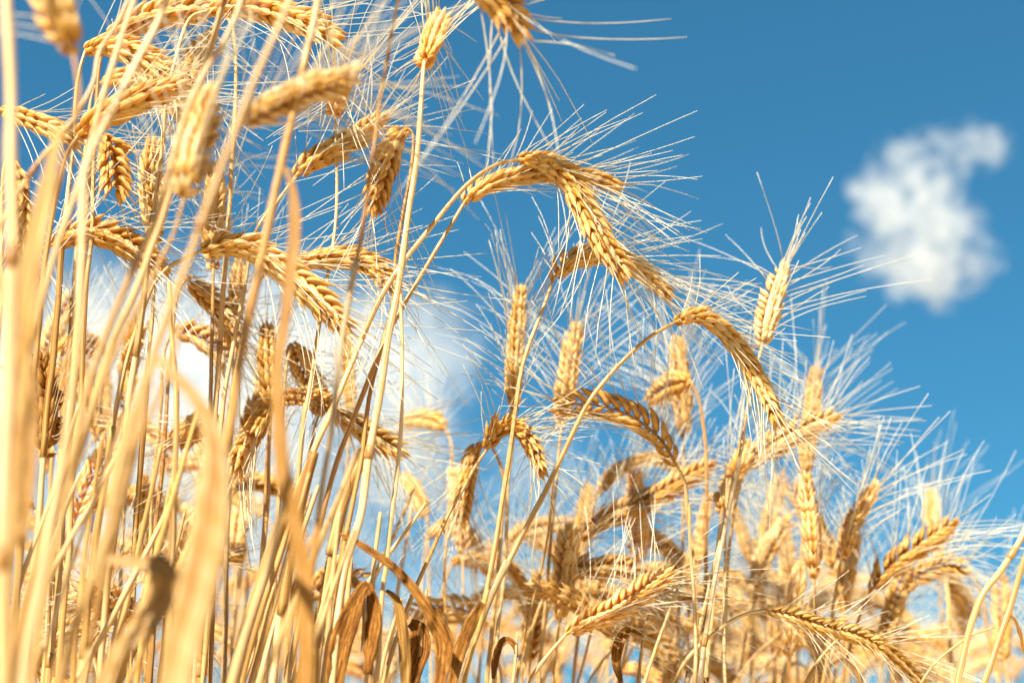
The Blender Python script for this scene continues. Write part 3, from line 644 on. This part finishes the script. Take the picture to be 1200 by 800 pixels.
S('thick straw with a pale collar right of the long hanging leaf', 0.84, [(424,398),(404,445),(386,490),(368,530),(355,580),(342,640),(330,720),(318,812)], r=0.0021, stone='p', sheath=(3, 7))
S('straw with a speckled loose sheath at the foot of the tall pale stems', 0.90, [(430,530),(412,562),(400,596),(388,650),(378,720),(370,812)], r=0.0026, stone='p', sheath=(0, 4))
S('stem at lower centre with dark withered leaves folded like a tent', 0.86, [(446,600),(440,650),(436,700),(432,760),(428,812)], r=0.0018,
  leaves=[dict(p=[(432,684),(424,690),(414,712),(404,738),(396,764),(390,812)], w=[0.005,0.010,0.013,0.014,0.012,0.009], brown=True, Y=0.84, fold=0.5, face=0.3, label='dark brown withered leaf'),
          dict(p=[(432,684),(437,700),(440,726),(437,750),(432,790)], w=[0.004,0.009,0.011,0.009,0.005], brown=True, Y=0.845, face=-0.4, label='dark brown withered leaf'),
          dict(p=[(452,692),(464,702),(470,724),(474,760),(476,812)], w=[0.003,0.006,0.007,0.007,0.005], Y=0.86, tone='y')])
S('stem at lower centre bearing a long rust brown leaf that sweeps down right', 0.85, [(398,600),(394,640),(388,700),(382,760),(376,812)], r=0.0018,
  leaves=[dict(p=[(396,624),(420,637),(440,650),(460,664),(480,684),(500,710),(514,732),(523,752),(523,776),(517,812)], w=[0.001,0.004,0.0045,0.005,0.0055,0.0065,0.010,0.012,0.010,0.006], brown=True, Y=0.84, fold=0.7, twist=0.5, label='long curved rust brown leaf')])
S('stem with a curled dark leaf beside the sweeping rust brown leaf', 0.94, [(500,690),(494,740),(490,812)], r=0.0016, stone='o',
  leaves=[dict(p=[(480,730),(490,738),(492,760),(486,780),(478,812)], w=[0.006,0.014,0.015,0.012,0.007], brown=True, fold=0.5),])
S('stem wrapped by a spotted sheath leaf at the foot of the bowed stem', 0.88, [(572,690),(562,730),(550,770),(540,820)], r=0.0020, stone='y',
  leaves=[dict(p=[(566,706),(556,724),(546,746),(536,775),(528,812)], w=[0.004,0.008,0.008,0.007,0.005], brown=True, Y=0.87, fold=0.6)])
S('stem with a small arched brown leaf at bottom centre', 0.95, [(606,740),(604,775),(600,820)], r=0.0014,
  leaves=[dict(p=[(606,770),(603,756),(594,750),(586,756),(581,772),(578,795)], w=[0.002,0.004,0.005,0.005,0.005,0.002], brown=True, fold=0.5)])
S('stem with a curled brown leaf below the bright open ear', 1.0, [(760,720),(752,760),(746,820)], r=0.0016,
  leaves=[dict(p=[(752,742),(738,738),(726,752),(722,776),(728,800)], w=[0.003,0.007,0.008,0.006,0.003], brown=True, fold=0.5)])

# ------------------------------------------------------------------ the rest of the field
def filler(n, xr, yr, Yr, label, group, seed, detail=False, **kw):
    rr = random.Random(seed)
    for i in range(n):
        x = rr.uniform(*xr); y = rr.uniform(*yr) if not callable(yr) else yr(x, rr); Y = rr.uniform(*Yr)
        lean = rr.gauss(18, 16)
        k = 0.86/Y
        a = rr.choice([rr.uniform(-0.3, 0.5), rr.uniform(0.8, 2.2), rr.uniform(-1.6, -0.7), rr.uniform(1.6, 2.6)])   # where the ear points, from straight up
        e = [(x, y)]; px, py = x, y; aa = a*0.5
        for q in range(5):
            aa += a*0.17
            px += math.sin(aa)*27*k; py -= math.cos(aa)*27*k; e.append((px, py))
        st = [(x, y)]; px, py = x, y; d = a*0.5
        while py < 830:
            d = d*0.55 + (lean/110)*0.45
            px -= math.sin(d)*70*k; py += math.cos(d)*70*k; st.append((px, py))
        if len(st) < 2: st.append((x-5, y+40))
        S(label, Y, st, e, eY=Y+rr.uniform(-.02, .02), tone=rr.choice('nnpp'), stone=rr.choice('nnppy'), group=group, detail=detail,
          seed='%d-%d' % (seed, i), r=rr.uniform(.0013, .0019), node=False, spread=rr.uniform(.7, 1.2), awn_keep=.62, awn=.062, awn_r=.00022, **kw)

filler(34, (-20, 330), (560, 790), (1.05, 1.7), 'soft blurred wheat ear crowded behind the left stems', 'blurred wheat behind the left stems', 5)
filler(42, (330, 1010), (700, 815), (1.3, 2.2), 'soft blurred wheat ear low at the back of the field', 'blurred wheat low at the back', 6)
filler(18, (640, 1010), (650, 790), (1.25, 1.9), 'soft blurred wheat ear in the dense bank at the lower right', 'blurred wheat of the lower right bank', 8)
filler(16, (540, 1090), (645, 790), (1.05, 1.4), 'softly focused golden ear in the middle distance of the lower right stand', 'golden ears of the lower right middle distance', 12)
filler(14, (1000, 1200), (745, 815), (1.4, 2.3), 'soft blurred wheat ear low at the back of the field', 'blurred wheat low at the back', 7)
filler(10, (-10, 330), (430, 560), (1.1, 1.6), 'soft blurred wheat ear crowded behind the left stems', 'blurred wheat behind the left stems', 9)

def bare(n, xr, Yr, top, label, group, seed, r=(.0014, .0024)):
    rr = random.Random(seed)
    for i in range(n):
        x = rr.uniform(*xr); Y = rr.uniform(*Yr); lean = rr.gauss(0.27, 0.12); y = rr.uniform(*top)
        st = [(x, y)]; px, py = x, y
        while py < 840:
            lean += rr.gauss(0, 0.03); px -= lean*60; py += 60; st.append((px, py))
        if len(st) < 2: continue
        lv = []
        if rr.random() < 0.16:
            q = st[min(1, len(st)-1)]; sgn = rr.choice((-1, 1)); sc = 0.9/Y
            lv = [dict(p=[q, (q[0]+sgn*22*sc, q[1]-12*sc), (q[0]+sgn*44*sc, q[1]+10*sc), (q[0]+sgn*54*sc, q[1]+52*sc), (q[0]+sgn*50*sc, q[1]+100*sc)],
                       w=[.002, rr.uniform(.003, .006), .005, .004, .001], fold=rr.uniform(.3, .8), twist=rr.uniform(-1.2, 1.2), tone=rr.choice('nody'), brown=False)]
        S(label, Y, st, stone=rr.choice('nnnoppyd'), group=group, seed='b%d-%d' % (seed, i), r=rr.uniform(*r), node=rr.random() < .35, leaves=lv)
bare(16, (60, 430), (0.62, 0.85), (470, 640), 'straw stem in the thick stand at the lower left', 'straw stems of the lower left', 21)
bare(24, (20, 520), (0.85, 1.25), (560, 720), 'slimmer straw stem deeper in the stand at the lower left', 'deeper straw stems of the lower left', 22)
bare(10, (520, 1000), (1.0, 1.5), (670, 760), 'straw stem in the stand at the bottom centre', 'straw stems of the bottom centre', 23, (.0013, .0019))
print('OBJECTS', len(bpy.data.objects))

# ------------------------------------------------------------------ what lies past the countable stalks: one mass
def far_wheat(n, seed):
    rr = random.Random(seed); keep = []
    global COL
    em = MB(); sm = MB(); am = MB()
    class Sink: pass
    for i in range(n):
        Y = rr.uniform(2.0, 3.4); x = rr.uniform(-60, 1230); top = 800-60*(1 if x < 1000 else .4)*rr.random()
        if x < 330: top -= 120*rr.random()
        p = P(x, top, Y); a = rr.uniform(0, 6.28); c = np.array([math.cos(a), math.sin(a), 0]); d = unit(np.array([0, 0, 1.0])+c*0.3); q = p.copy(); e = [q.copy()]
        for k in range(5):
            d = unit(d + c*rr.uniform(.1, .45) - np.array([0, 0, .12])); q = q+d*.017; e.append(q.copy())
        st = catmull([e[0], p-np.array([.01, 0, .2]), np.array([p[0]-.06, p[1], -.003])], 4)
        tube(sm, st, .0017, 5)
        pts, L = resample(catmull(e, 4), 15); T, N, B = frames(pts, rot_about(np.array([0, -1., 0]), np.array([0, 0, 1.]), rr.uniform(-1.5, 1.5)))
        for k in range(15):
            nn = N[k]*(1 if k % 2 else -1); ax = unit(T[k]*.93+nn*.36)
            for qd in (-1, 1):
                dd = unit(ax+B[k]*qd*.3); t2 = husk(em, pts[k]+nn*.0015+B[k]*qd*.002, dd, unit(nn+B[k]*qd*.4), .0145, .0058, .0052)
                u = np.linspace(0, 1, 3)[:, None]; ln = rr.uniform(.05, .08)
                if rr.random() < .5: tube(am, t2+unit(dd+np.array([rr.gauss(0, .15), rr.gauss(0, .15), rr.gauss(0, .15)]))*ln*u, np.linspace(.0003, .0002, 3), 3, 8.0)
    me_o = em.build('distant_wheat', M_EAR, None, np.zeros(3)); me_o['kind'] = 'stuff'
    me = me_o.data; me.materials.append(M_STEM); me.materials.append(M_AWN)
    import bmesh
    bm = bmesh.new(); bm.from_mesh(me)
    for src, idx in ((sm, 1), (am, 2)):
        t = src.build('t', M_STEM, None, np.zeros(3)); n0 = len(bm.faces); bm.from_mesh(t.data); bm.faces.ensure_lookup_table()
        for f in bm.faces[n0:]: f.material_index = idx
        md = t.data; bpy.data.objects.remove(t); bpy.data.meshes.remove(md)
    bm.to_mesh(me); bm.free()
far_wheat(170, 77)
